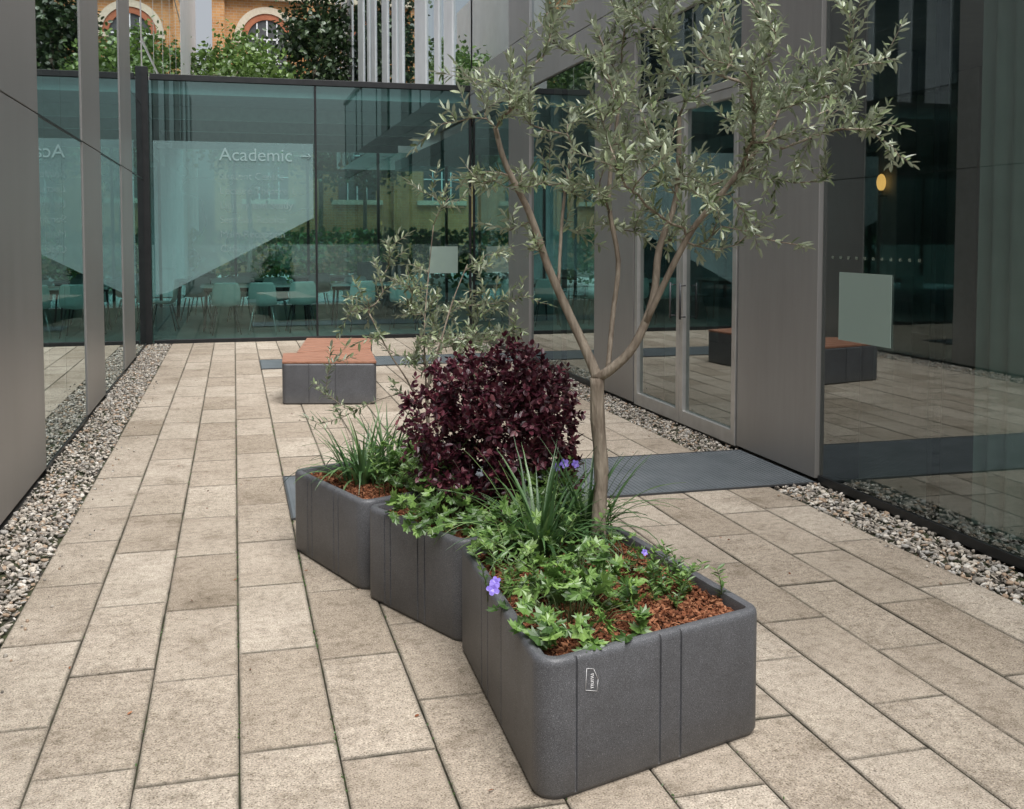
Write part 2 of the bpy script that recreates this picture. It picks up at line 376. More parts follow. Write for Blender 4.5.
# ------------------------------------------------------------------ buildings
H=10.2; HN=5.9
def X2(x0,s,a,b):
    u,w=x0+s*a,x0+s*b; return (min(u,w),max(u,w))
eR=empty('office_building'); X=lambda a,b: X2(XR,1,a,b)
baysR=[('g',-3,.2),('g',.2,1.6),('g',1.6,4.8),('g',4.8,5.88),('p',5.88,6.97),('d',6.97,9.05),('p',9.05,10.15),('g',10.15,11.35),('g',11.35,12.6),('p',12.6,13.62),('g',13.62,15.94)]
pn=[];gl=[];fr=[];bk=[];up=[];ug=[];al=[];hs=[]
for kind,y0,y1 in baysR:
    if kind=='p':
        pn.append((*X(-.02,.03),y0+.006,y1-.006,.03,3.44)); bk.append((*X(.035,.30),y0,y1,0,3.45))
        up.append((*X(-.02,.03),y0+.006,y1-.006,4.125,HN))
    else:
        gl.append((XR+.012,y0,y1,.05,3.44))
        fr+=[(*X(.0,.08),y0,y1,0,.05),(*X(.016,.07),y0+.001,y0+.022,.051,3.44),(*X(.016,.07),y1-.022,y1-.001,.051,3.44)]
        ug.append((XR+.012,y0,y1,4.13,HN)); fr+=[(*X(.0,.011),y0,y0+.02,4.13,HN)]
        if kind=='d':
            ym=(y0+y1)/2
            for (u,w) in ((y0+.03,ym-.004),(ym+.004,y1-.03)):
                al+=[(*X(-.02,.05),u,u+.065,.02,2.70),(*X(-.02,.05),w-.065,w,.02,2.70),(*X(-.018,.048),u+.065,w-.065,.02,.13),(*X(-.018,.048),u+.065,w-.065,2.63,2.70)]
            al.append((*X(-.022,.052),y0+.03,y1-.03,2.705,2.76))
            for yy in (ym-.1,ym+.1):
                hs.append(([(XR-.06,yy,.9),(XR-.06,yy,1.2)],[.009,.009]))
                for z in (.92,1.18): hs.append(([(XR-.06,yy,z),(XR-.01,yy,z)],[.006,.006]))
boxes('cladding_panels',pn,M_panel,eR,.003); boxes('panel_backing',bk,M_black,eR); boxes('window_frames',fr,M_black,eR)
boxes('door_frames',al,M_alu,eR,.003); tubes('door_handles',hs,M_dgrey,eR)
quadsX('ground_floor_glazing',gl,M_glass,eR); quadsX('upper_windows',ug,M_glass_up,eR)
boxes('spandrel_panels',[(*X(-.02,.03),y+.005,min(y+3.2,16)-.005,z0,z1) for y in np.arange(-3,16,3.2) for z0,z1 in ((3.455,3.775),(3.785,4.115))],M_panel_l,eR,.003)
boxes('upper_panels',up,M_panel_l,eR,.003)
box('spandrel_backing',*X(.035,.25),-3,16,3.455,HN-.02,M_black,eR)
box('upper_core',*X(.26,7),-3,16,3.46,HN-.05,M_black,eR)
boxes('parapet',[(*X(-.05,.4),-3,16,HN+.002,HN+.10)],M_panel_l,eR,.005)
eL=empty('office_building'); X=lambda a,b: X2(XL,-1,a,b)
baysL=[('p',-2.8,-1.7),('t',-1.7,.35),('p',.35,1.4),('t',1.4,3.35),('p',3.35,4.3),('t',4.3,5.1),('p',5.1,7.5),('t',7.5,8.5),('t',8.5,9.58),('p',9.58,10.85),('t',10.85,12.75),('p',12.75,14.1),('t',14.1,15.85)]
pn=[];gl=[];fr=[];bk=[];ug=[];tr_=[]
for kind,y0,y1 in baysL:
    if kind=='p':
        for z0,z1 in ((.03,2.395),(2.405,HN)): pn.append((*X(-.006,.03),y0+.006,y1-.006,z0,z1))
        bk.append((*X(.035,.30),y0,y1,0,3.45))
    else:
        gl.append((XL-.004,y0+.004,y1-.004,.03,3.44)); ug.append((XL-.004,y0+.004,y1-.004,3.45,HN))
        fr+=[(*X(.008,.07),y0+.001,y0+.02,.031,3.44),(*X(.008,.07),y1-.02,y1-.001,.031,3.44),(*X(-.002,.05),y0,y1,0,.028)]
        tr_.append((*X(-.003,.003),y0,y1,2.392,2.408))
boxes('cladding_panels',pn,M_panel,eL,.003); boxes('panel_backing',bk,M_black,eL); boxes('window_frames',fr,M_black,eL); boxes('transom_joints',tr_,M_black,eL)
quadsX('ground_floor_glazing',gl,M_glassL,eL); quadsX('upper_windows',ug,M_glass_up,eL)
box('upper_core',*X(.26,7),-2.8,16,3.46,HN-.05,M_black,eL)
for e_,x0,s in ((eR,XR,1),(eL,XL,-1)):
    XX=lambda a,b: X2(x0,s,a,b)
    box('interior_floor',*XX(.09,7.5),-3,26,-.04,.01,M_int_floor,e_)
    box('interior_ceiling',*XX(.31,7.5),-3,26,3.2,3.44,M_int_ceil,e_)
    box('interior_back_wall',*XX(7.0,7.3),-3,26,.02,3.19,M_int_wall,e_)
    box('interior_end_wall',*XX(.3,6.99),-3.2,-3,.02,3.19,M_int_wall,e_)
    boxes('interior_columns',[(*XX(3.2,3.6),yy,yy+.4,.015,3.19) for yy in (3,8.4,13.8)],M_int_wall,e_,.01)
V=[];ys=np.linspace(1.0,4.72,130)
for i,y in enumerate(ys):
    x=XR+.25+.04*math.sin(i*1.25)+.015*math.sin(i*.4)
    V+=[(x,y,.03),(x,y,3.18)]
F=[(2*i,2*i+2,2*i+3,2*i+1) for i in range(len(ys)-1)]
mobj('reflection_folds',V,F,M_reflection,eR,True)  # wavy sheet added behind the glass to imitate folded greenish reflections
wh=[];gl=[];y=16.0;pat=[.9,.5,1.5,.6,.8,1.1];pg=[1.3,.5,.9,1.6,.4,.8];i=0
while y<36.5:
    g=pg[i%6]; w=pat[(i)%6]*.8; i+=1
    gl.append((XR+.0,y,y+g,3.9,H)); wh.append((XR-.03,XR+.05,y+g,y+g+w,3.95,H)); y+=g+w
boxes('far_wing_panels',wh,M_white,eR,.004); quadsX('far_wing_windows',gl,M_glass_up,eR)
box('far_wing_core',XR+.1,XR+7,16.01,y,3.95,H-.02,M_white,eR)
v=[];fr=[]
for yy in np.arange(16.05,28,2.4):
    v.append((XL-.004,yy+.02,yy+2.38,3.95,H)); fr.append((XL-.05,XL-.001,yy-.018,yy+.018,3.95,H))
quadsX('far_wing_windows',v,M_glass_up,eL)
boxes('far_wing_transoms',[(XL-.004,XL+.004,16.08,28,z,z+.05) for z in (4.4,7.0,7.5)],M_alu,eL)
boxes('far_wing_mullions',fr,M_alu,eL)
box('far_wing_end',XL-7,XL,28.1,40,0,H,M_white,eL); box('far_wing_core',XL-7,XL-.1,16.01,28,3.95,H-.02,M_black,eL)
lampE=empty('wall_lamp')
bpy.ops.mesh.primitive_uv_sphere_add(segments=20,ring_count=12,radius=.05,location=(5.5,7.99,2.06)); lo=bpy.context.object; lo.name='lamp_globe'; lo.data.materials.append(M_lamp); lo.scale=(.8,.8,1.5); lo.parent=lampE
box('lamp_column',5.56,5.75,7.85,8.15,.012,3.19,M_int_wall,lampE,.01)
tubes('lamp_bracket',[([(5.57,8,1.94),(5.5,8,1.94),(5.5,8,1.99)],[.012,.012,.03])],M_alu,lampE)
box('notice_film',XR+.005,XR+.009,5.15,5.68,.95,1.37,M_frost2,eR)
dots=[]
y=4.9
while y<5.8: dots.append((XR+.005,XR+.009,y,y+.018,1.45,1.468)); y+=.085
boxes('manifestation_dots',dots,M_dots,eR)

# ------------------------------------------------------------------ glass link building
eG=empty('glass_link_building')
mobj('glazing',[(XL,16,.03),(XR,16,.03),(XR,16,3.84),(XL,16,3.84)],[(0,1,2,3)],M_glass_end,eG)
mobj('rear_glazing',[(-9,24,.03),(11,24,.03),(11,24,3.5),(-9,24,3.5)],[(0,1,2,3)],M_glass_end,eG)
boxes('mullions',[(-1.28,-1.17,15.88,16.06,0,4.02),(1.195,1.225,15.97,16.03,.06,3.84),(3.585,3.619,15.97,16.03,.06,3.84)],M_black,eG,.003)
boxes('head_and_sill',[(XL+.10,XR,15.95,16.05,3.845,3.93),(XL+.10,XR,15.96,16.04,0,.058)],M_black,eG,.003)
box('roof_slab',XL+.0,XR,16.06,24.2,3.66,3.9,M_int_ceil,eG)
boxes('roof_beams',[(XL,XR,y,y+.10,3.45,3.655) for y in (17.5,19.5,21.5,23.5)],M_alu,eG)
boxes('rear_mullions',[(x,x+.06,23.96,24.04,0,3.5) for x in np.arange(-8,11,1.6)],M_black,eG)
box('floor',-9,11,16.05,24,-.038,.012,M_int_floor,eG)
boxes('counter',[(2.4,3.3,20.5,21.1,.013,1.05),(-6,-3,19,19.6,.013,1.05)],M_int_wall,eG,.01)
v=[(-1.12,15.985,2.97),(1.17,15.985,2.97),(1.17,15.985,1.86),(-.95,15.985,.75),(-1.12,15.985,.72)]
mobj('frosted_graphic',v,[(0,1,2,3,4)],M_frost,eG)
mobj('frosted_graphic_small',[(2.95,15.985,1.0),(3.4,15.985,1.0),(3.4,15.985,1.42),(2.95,15.985,1.42)],[(0,1,2,3)],M_frost2,eG)
def text(s,size,loc,rot,mat,parent,name,ext=.001):
    c=bpy.data.curves.new(name,'FONT'); c.body=s; c.size=size; c.extrude=ext
    o=bpy.data.objects.new(name,c); col.objects.link(o); o.location=loc; o.rotation_euler=rot; o.data.materials.append(mat)
    if parent: o.parent=parent
    return o
text('Academic',.27,(-.20,15.975,2.70),(math.pi/2,0,0),M_text,eG,'graphic_heading')
tubes('graphic_arrow',[([(1.0,15.975,2.78),(1.13,15.975,2.78)],[.008,.008]),([(1.09,15.975,2.82),(1.135,15.975,2.78),(1.09,15.975,2.74)],[.008]*3)],M_text,eG)
for i,t in enumerate(['Student Centre','Lecture Theatre 1','Library and Study','Seminar Rooms','Main Reception','Cafe']):
    text(t,.15,(-.20,15.975,2.42-.215*i),(math.pi/2,0,0),M_text2,eG,'graphic_list')

def chair(x,y,rot,mat=M_chair):
    e=empty('chair',(x,y,.012)); e.rotation_euler=(0,0,rot)
    prof=[(.23,.425),(.20,.445),(.05,.44),(-.12,.435),(-.19,.46),(-.225,.54),(-.24,.68),(-.262,.84)]
    V=[];F=[];nx=7
    for j,(py,pz) in enumerate(prof):
        for i in range(nx):
            t=i/(nx-1)*2-1; w=.23-(.03 if j in(0,7) else 0)
            up_=.035*t*t if j<5 else 0; fw=.05*t*t if j>=4 else 0
            V.append((w*t,py+fw,pz+up_))
    for j in range(len(prof)-1):
        for i in range(nx-1):
            a=j*nx+i; F.append((a,a+1,a+nx+1,a+nx))
    o=mobj('shell',V,F,mat,e,True); m=o.modifiers.new('s','SOLIDIFY'); m.thickness=.012; m=o.modifiers.new('ss','SUBSURF'); m.levels=1;m.render_levels=1
    tubes('legs',[([(a*.14,b*.12,.43),(a*.22,b*.22,0)],[.012,.009]) for a in(-1,1) for b in(-1,1)],M_black if random.random()<.5 else M_alu,e,6)
def table(x,y,w,d):
    e=empty('table',(x,y,.012))
    box('top',-w/2,w/2,-d/2,d/2,.715,.745,M_tabletop,e,.008)
    boxes('apron',[(-w/2+.06,w/2-.06,-d/2+.06,-d/2+.08,.65,.713),(-w/2+.06,w/2-.06,d/2-.08,d/2-.06,.65,.713)],M_black,e)
    tubes('legs',[([(a*(w/2-.1),b*(d/2-.1),.713),(a*(w/2-.05),b*(d/2-.05),0)],[.02,.016]) for a in(-1,1) for b in(-1,1)],M_black,e,8)
random.seed(3)
table(.35,18.0,1.8,.8); table(2.4,18.1,1.6,.8); table(-.2,20.6,1.8,.8); table(2.0,21.6,1.8,.8); table(-2.2,18.4,1.4,.8)
for (x,y,r) in [(-.15,17.2,.1),(.45,17.15,-.15),(1.05,17.3,.1),(-.2,18.75,3.1),(.7,18.7,3.2),(2.0,17.3,.2),(2.75,17.25,-.3),(2.1,18.8,3.0),(-.7,19.9,0.3),(.1,19.8,-.1),(.3,21.3,3.3),(-.6,21.3,2.9),(1.6,20.9,.1),(-1.15,18.1,1.5),(2.9,19.5,1.2)]:
    chair(x,y,r)
table(6.0,4.6,1.6,.8); chair(5.3,3.9,.3); chair(6.2,5.5,3.0)

# ------------------------------------------------------------------ brick building
eB=empty('brick_building')
box('walls',-.7,18,45,52,0,15.5,M_brick,eB)
def arch(name,cx,zc,r0,r1,y0,y1,mat,parent,n=20):
    V=[];F=[]
    for i in range(n+1):
        a=math.pi*i/n
        for r in (r0,r1):
            for y in (y0,y1): V.append((cx+r*math.cos(a),y,zc+r*math.sin(a)))
    for i in range(n):
        k=i*4; q=k+4
        F+=[(k,q,q+2,k+2),(k+1,k+3,q+3,q+1),(k,k+1,q+1,q),(k+2,q+2,q+3,k+3)]
    return mobj(name,V,F,mat,parent)
M_brickred=simple('red_brick_arch',(.30,.10,.05),(.38,.14,.07),.9,nscale=5)
win_bars=[];stone=[];pil=[]
for wx in np.arange(1.45,17,3.7):
    for zc in (9.75,5.0):
        arch('window_arch',wx,zc,1.05,1.32,44.86,44.99,M_stone,eB)
        arch('window_arch_inner',wx,zc,.80,1.05,44.90,44.99,M_brickred,eB)
        V=[(wx-.8,44.975,zc-1.9),(wx+.8,44.975,zc-1.9)]+[(wx+.8*math.cos(a),44.975,zc+.8*math.sin(a)) for a in np.linspace(0,math.pi,20)]
        mobj('window_pane',V,[tuple(range(len(V)))],M_dgrey,eB)
        win_bars+=[(wx-.03,wx+.03,44.93,44.97,zc-1.9,zc+.78),(wx-.8,wx+.8,44.935,44.972,zc-.03,zc+.03),(wx-.8,wx+.8,44.935,44.972,zc-1.0,zc-.95),(wx-.43,wx-.38,44.935,44.972,zc-1.9,zc+.65),(wx+.38,wx+.43,44.935,44.972,zc-1.9,zc+.65)]
        stone+=[(wx-1.35,wx-.8,44.88,44.99,zc-.18,zc-.01),(wx+.8,wx+1.35,44.88,44.99,zc-.18,zc-.01),(wx-1.1,wx+1.1,44.85,44.99,zc-2.1,zc-1.9)]
    pil.append((wx+1.55,wx+2.15,44.8,44.99,0,14.2))
pil.append((-.75,-.25,44.8,44.99,0,14.2))
stone+=[(-.8,18,44.7,44.995,11.35,11.6),(-.8,18,44.72,44.994,7.0,7.2),(-.85,18.1,44.5,44.996,14.2,14.7)]
boxes('window_bars',win_bars,M_white,eB); boxes('stone_courses',stone,M_stone,eB); boxes('brick_piers',pil,M_brick,eB)
V=[(-1.0,44.5,15.5),(18.2,44.5,15.5),(18.2,52.3,15.5),(-1,52.3,15.5),(-1,48.5,18.5),(18.2,48.5,18.5)]
mobj('roof',V,[(0,1,5,4),(2,3,4,5),(0,4,3),(1,2,5)],M_black,eB)

# ------------------------------------------------------------------ skeleton trees
class Skel:
    def __init__(s): s.p=[];s.par=[];s.d=[];s.pl=[];s.paths=[];s.ok=[]
    def add(s,p,par,ok=True):
        p=np.array(p,float)
        s.p.append(p); s.par.append(par); s.ok.append(ok)
        if par>=0: s.d.append(norm(p-s.p[par])); s.pl.append(s.pl[par]+np.linalg.norm(p-s.p[par]))
        else: s.d.append(np.array([0,0,1.])); s.pl.append(0)
        return len(s.p)-1
def smooth_path(pts,k=4):
    pts=[np.array(p,float) for p in pts]; out=[]
    P=[pts[0]]+pts+[pts[-1]]
    for i in range(1,len(P)-2):
        for j in range(k):
            t=j/k; a,b,c,d=P[i-1],P[i],P[i+1],P[i+2]
            out.append(.5*((2*b)+(-a+c)*t+(2*a-5*b+4*c-d)*t*t+(-a+3*b-3*c+d)*t**3))
    out.append(pts[-1]); return out
def add_limb(S,par,pts,okfrom=0,k=4):
    pp=smooth_path(([S.p[par]] if par>=0 else [])+list(pts),k)
    if par>=0: pp=pp[1:]
    path=[par] if par>=0 else []
    for i,q in enumerate(pp):
        par=S.add(q,par,i>=okfrom); path.append(par)
    S.paths.append(path); return path
def grow(S,targets,seg,rng,w=.25,jit=.006,droop=0.0):
    root=S.p[0]; order=np.argsort([np.linalg.norm(t-root) for t in targets]); new=[]
    for oi in order:
        t=targets[oi]; P=np.array(S.p); ok=np.array(S.ok)
        cost=np.linalg.norm(P-t,axis=1)+w*np.array(S.pl)+np.where(ok,0,1e3)
        j=int(np.argmin(cost)); p0=S.p[j]; Ld=np.linalg.norm(t-p0)
        if Ld<seg: continue
        c1=p0+S.d[j]*Ld*.4; c2=t-(t-p0)*.35+np.array([0,0,droop*Ld])
        n=max(3,int(Ld/seg)); path=[j]; par=j
        for i in range(1,n+1):
            u=i/n; q=(1-u)**3*p0+3*(1-u)**2*u*c1+3*(1-u)*u*u*c2+u**3*t+rng.normal(size=3)*jit
            par=S.add(q,par); path.append(par)
        S.paths.append(path); new.append(path)
    return new
def radii(S,rt,ex=.5):
    cnt=np.zeros(len(S.p)); ch=np.zeros(len(S.p),int)
    for p in S.par:
        if p>=0: ch[p]+=1
    cnt[ch==0]=1
    for i in range(len(S.p)-1,0,-1):
        if S.par[i]>=0: cnt[S.par[i]]+=cnt[i]
    return rt*np.maximum(cnt,1)**ex
def leafy(S,paths,rng,tail=.22,step=.018,side=3,slen=.14,ang=.9,rt=.0012,upb=.2):
    P=[];D=[];NN=[];tw=[]
    def along(pts):
        pts=[np.array(a) for a in pts]
        seg=[np.linalg.norm(pts[i+1]-pts[i]) for i in range(len(pts)-1)]
        tot=sum(seg); s=step*.5; phase=rng.random()*6.28
        while s<tot:
            acc=0
            for i,l in enumerate(seg):
                if acc+l>=s: break
                acc+=l
            q=pts[i]+(pts[i+1]-pts[i])*((s-acc)/max(l,1e-6)); d=norm(pts[i+1]-pts[i])
            u=norm(np.cross(d,[.2,.1,1])+1e-6); w_=np.cross(d,u)
            r=math.cos(phase)*u+math.sin(phase)*w_; phase+=1.57+rng.normal()*.3
            for sg in (1,-1):
                if rng.random()<.10: continue
                a=ang+rng.normal()*.25
                dd=norm(math.cos(a)*d+math.sin(a)*sg*r+rng.normal(size=3)*.15+np.array([0,0,upb*.5]))
                P.append(q); D.append(dd); NN.append(norm(np.array([0,0,1])+d*.4+rng.normal(size=3)*.55))
            s+=step*rng.uniform(.7,1.4)
        P.append(pts[-1]);D.append(norm(pts[-1]-pts[-2]));NN.append(np.array([.1,.2,1.]))
    for path in paths:
        pts=[S.p[i] for i in path]
        acc=0;k=len(pts)-1
        while k>0 and acc<tail: acc+=np.linalg.norm(pts[k]-pts[k-1]); k-=1
        along(pts[k:])
        for _ in range(side):
            i=rng.integers(max(1,k-3),len(pts)); b=pts[i]; d0=S.d[path[i]]
            dd=norm(d0*.7+rng.normal(size=3)*.6+np.array([0,0,upb])); l=slen*rng.uniform(.6,1.3)
            e1=b+dd*l*.5; e2=b+dd*l+np.array([0,0,rng.normal()*.02])
            tw.append(([b,e1,e2],[rt*1.2,rt,rt*.7])); along([b,e1,e2])
    return np.array(P),np.array(D),np.array(NN),tw
R_=np.array([.9659,-.2588,0]); F_=np.array([.2588,.9659,0])
def W(base,a,b,z): return np.array([base[0],base[1],0])+a*R_+b*F_+np.array([0,0,z])

rng=np.random.default_rng(5)
B1=(1.335,3.68)
S=Skel()
tr=add_limb(S,-1,[W(B1,.0,0,.33),W(B1,-.006,0,.5),W(B1,.004,0.01,.7),W(B1,-.012,0,.9),W(B1,-.014,0,1.06)],okfrom=99)
fk=tr[-1]
LL=add_limb(S,fk,[W(B1,-.05,.02,1.15),W(B1,-.12,.05,1.30),W(B1,-.20,.04,1.48),W(B1,-.27,.02,1.68),W(B1,-.36,-.02,1.86),W(B1,-.40,-.02,2.0)],okfrom=9)
RL=add_limb(S,fk,[W(B1,.04,-.03,1.10),W(B1,.12,-.05,1.19),W(B1,.19,-.04,1.36),W(B1,.22,.02,1.55),W(B1,.29,.06,1.75),W(B1,.30,.08,2.05)],okfrom=12)
ML=add_limb(S,RL[3],[W(B1,.05,.06,1.30),W(B1,.075,.12,1.50),W(B1,.04,.15,1.75),W(B1,.08,.16,2.1)],okfrom=8)
RR=add_limb(S,RL[10],[W(B1,.30,-.1,1.58),W(B1,.38,-.15,1.70),W(B1,.52,-.18,1.88),W(B1,.6,-.18,2.0)],okfrom=2)
RB=add_limb(S,LL[10],[W(B1,-.14,.15,1.68),W(B1,-.10,.22,1.95)],okfrom=2)
T=[W(B1,*q) for q in ((-.60,0,2.02),(-.50,.05,1.84),(-.45,-.1,1.78),(1.12,-.1,1.86),(1.00,0,2.26),(.93,-.2,1.97),(.70,-.1,1.56),(.42,.1,1.55),(.92,.1,2.1),(-.5,.1,2.2),(-.34,.1,1.62),(.62,.1,1.62),(.82,.1,1.80),(.5,-.2,1.68),(1.02,.1,2.0),(-.28,0,1.55),(-.05,.2,1.6),(.1,.25,1.62))]
while len(T)<142:
    q=rng.uniform(-1,1,3); r=np.linalg.norm(q)
    if r>1 or r<.2: continue
    a,b,z=q[0]*.74+.25,q[1]*.58,q[2]*.60+2.13
    if z<1.66 and abs(a-.02)<.16: continue
    T.append(W(B1,a,b,z))
new=grow(S,T,.05,rng,w=.3,jit=.005,droop=-.03)
rad=radii(S,.0024,.50); rad=np.minimum(rad,.030)
e=empty('olive_tree')
items=[]
for k,p in enumerate(S.paths):
    rr=[rad[i] for i in p]
    if k>0: rr[0]=min(rr[0],rr[1]*1.25)
    if k==0: rr=[.038-.011*min(1,i/4)+.0012*math.sin(i*1.7) for i in range(len(p))]
    if k in (1,2): rr=[max(x,.021-.0005*i) for i,x in enumerate(rr)]; rr[0]=.025
    items.append(([S.p[i] for i in p],rr))
lp,ld,ln,tw=leafy(S,new,rng,tail=.24,step=.0155,side=3,slen=.13)
tubes('trunk_and_branches',items,M_bark,e,8); tubes('twigs',tw,M_bark,e,4)
n=len(lp); leaves('foliage',lp,ld,ln,rng.uniform(.030,.054,n),rng.uniform(.011,.016,n),np.clip(rng.normal(.5,.28,n),0,1),M_olive,e)

B2=(.95,5.2)
S=Skel(); a0=add_limb(S,-1,[W(B2,0,0,.33),W(B2,.0,0,.55),W(B2,-.01,0,.8)],okfrom=5)
add_limb(S,a0[3],[W(B2,-.08,0,.8),W(B2,-.2,0,1.0),W(B2,-.3,0,1.2)],okfrom=2)
add_limb(S,a0[-1],[W(B2,.05,0,1.0),W(B2,.12,.05,1.25),W(B2,.2,.05,1.45)],okfrom=1)
add_limb(S,a0[-1],[W(B2,-.02,0,1.1),W(B2,0,.05,1.4),W(B2,.03,0,1.65)],okfrom=1)
T=[W(B2,*q) for q in ((.5,0,1.30),(.45,0,1.1),(-.48,0,.95),(-.52,0,.8),(-.4,.1,1.2),(.02,0,1.82),(.1,.05,1.78),(-.35,-.1,1.3),(.32,.1,1.5),(-.3,0,1.4),(-.5,-.1,.66))]
while len(T)<60:
    q=rng.uniform(-1,1,3)
    if np.linalg.norm(q)>1: continue
    T.append(W(B2,q[0]*.42+.06,q[1]*.33,q[2]*.44+1.2))
new=grow(S,T,.06,rng,w=.3,jit=.006)
rad=radii(S,.0018,.5); e=empty('olive_tree')
tubes('stems',[([S.p[i] for i in p],[min(rad[i],.013) for i in p]) for p in S.paths],M_bark,e,6)
lp,ld,ln,tw=leafy(S,new,rng,tail=.22,step=.019,side=3,slen=.12); tubes('twigs',tw,M_bark,e,4)
n=len(lp); leaves('foliage',lp,ld,ln,rng.uniform(.030,.052,n),rng.uniform(.011,.016,n),np.clip(rng.normal(.45,.27,n),0,1),M_olive,e)

B3=(1.12,4.38)
S=Skel(); a0=add_limb(S,-1,[W(B3,0,0,.33),W(B3,0,0,.42)],okfrom=0)
for q in ((-.2,0,.6),(.2,.05,.62),(0,.15,.7),(.05,-.15,.68),(-.1,.1,.75)): add_limb(S,a0[-1],[W(B3,q[0]*.5,q[1]*.5,.52),W(B3,*q)],okfrom=1,k=2)
T=[]
while len(T)<420:
    q=rng.uniform(-1,1,3); r0=np.linalg.norm(q)
    if r0>1: continue
    lump=1+.07*math.sin(q[0]*5+1)*math.cos(q[1]*4)+.05*math.sin(q[2]*7+q[0]*6)
    a,b,z=q[0]*.41*lump-.01,q[1]*.36*lump,q[2]*.37*lump+.745
    if z<.43: continue
    T.append(W(B3,a,b,z))
new=grow(S,T,.035,rng,w=.25,jit=.004)
rad=radii(S,.0012,.42); e=empty('purple_shrub')
tubes('stems',[([S.p[i] for i in p],[min(rad[i],.007) for i in p]) for p in S.paths],M_bark2,e,5)
lp,ld,ln,tw=leafy(S,new,rng,tail=.10,step=.015,side=3,slen=.06,ang=1.0,upb=.05); tubes('twigs',tw,M_bark2,e,4)
n=len(lp); leaves('foliage',lp,ld,ln,rng.uniform(.022,.038,n),rng.uniform(.015,.024,n),np.clip(rng.normal(.48,.28,n),0,1),M_purple,e)

def bgtree(x,y,rx,rz,zc,mat,nt,lf,rng,cl=42):
    S=Skel(); h=zc+rz; add_limb(S,-1,[(x,y,0),(x+.1,y,h*.25),(x,y+.1,h*.5),(x+.05,y,h*.75)],okfrom=5)
    T=[]
    while len(T)<nt:
        q=rng.normal(size=3); q/=np.linalg.norm(q); r=rng.uniform(.3,1)**.5
        lump=1+.2*math.sin(q[0]*4+x)+.15*math.cos(q[2]*6+y)
        T.append(np.array([x+q[0]*rx*r*lump,y+q[1]*rx*r*lump,zc+q[2]*rz*r*lump]))
    new=grow(S,T,.5,rng,w=.25,jit=.04)
    rad=radii(S,.012,.5); e=empty('tree')
    tubes('trunk_and_limbs',[([S.p[i] for i in p],[min(rad[i],.2) for i in p]) for p in S.paths],M_bark,e,6)
    P=np.concatenate([t+rng.normal(size=(cl,3))*np.array([.32,.32,.24]) for t in T]); n=len(P)
    D=norm(rng.normal(size=(n,3))+np.array([0,0,-.3])); NN=norm(rng.normal(size=(n,3))+np.array([0,0,1.5]))
    leaves('crown',P,D,NN,rng.uniform(.7,1.3,n)*lf,rng.uniform(.6,.9,n)*lf,np.clip(rng.normal(.5,.28,n),0,1),mat,e)
bgtree(.35,30,1.35,1.85,5.15,M_treeleaf,130,.15,rng)
bgtree(2.55,33,1.0,4.4,7.4,M_treeleaf2,170,.17,rng)
bgtree(-.1,35,1.0,2.0,6.2,M_treeleaf,90,.16,rng)
bgtree(4.9,41,1.5,4.2,6.8,M_treeleaf2,150,.2,rng)
n=6000
P=np.stack([rng.uniform(-9,11,n),rng.uniform(30.2,31.4,n),rng.uniform(0,1,n)**.7*1.7],-1)
leaves('hedge',P,norm(rng.normal(size=(n,3))),norm(rng.normal(size=(n,3))+[0,-1,1]),rng.uniform(.14,.24,n),rng.uniform(.1,.18,n),rng.random(n),M_treeleaf)
mobj('far_terrace',[(-12,24.5,-.03),(13,24.5,-.03),(13,44,-.03),(-12,44,-.03)],[(0,1,2,3)],M_white)

# ------------------------------------------------------------------ planters
def rounded(pts,inset,r,seams,depth,nseg=7):
    n=len(pts); P=[np.array(p,float) for p in pts]
    nr=[];dr=[]
    for i in range(n):
        d=P[(i+1)%n]-P[i]; L_=np.linalg.norm(d); d/=L_; dr.append(d); nr.append(np.array([-d[1],d[0]]))
    def inter(i):
        a=i-1; p=P[i]+nr[a]*inset; q=P[i]+nr[i]*inset
        A=np.array([dr[a],-dr[i]]).T; s=np.linalg.solve(A,q-p); return p+s[0]*dr[a]
    V=[inter(i) for i in range(n)]; out=[]
    rr=max(r-inset,.006)
    for i in range(n):
        din=dr[i-1]; do=dr[i]; c=np.dot(-din,do); th=math.acos(max(-1,min(1,c))); tl=rr/math.tan(th/2)
        p0=V[i]-din*tl; cen=p0+nr[i-1]*rr
        a0=math.atan2(*(p0-cen)[::-1]); p1=V[i]+do*tl; a1=math.atan2(*(p1-cen)[::-1])
        while a1<a0: a1+=2*math.pi
        for k in range(nseg+1):
            a=a0+(a1-a0)*k/nseg; out.append(cen+rr*np.array([math.cos(a),math.sin(a)]))
        for t in seams[i]:
            b=P[i]+dr[i]*t+nr[i]*inset
            w=.0045
            for off,dp in ((-w,0),(-w*.7,depth),(w*.7,depth),(w,0)): out.append(b+dr[i]*off+nr[i]*dp)
    return np.array(out)
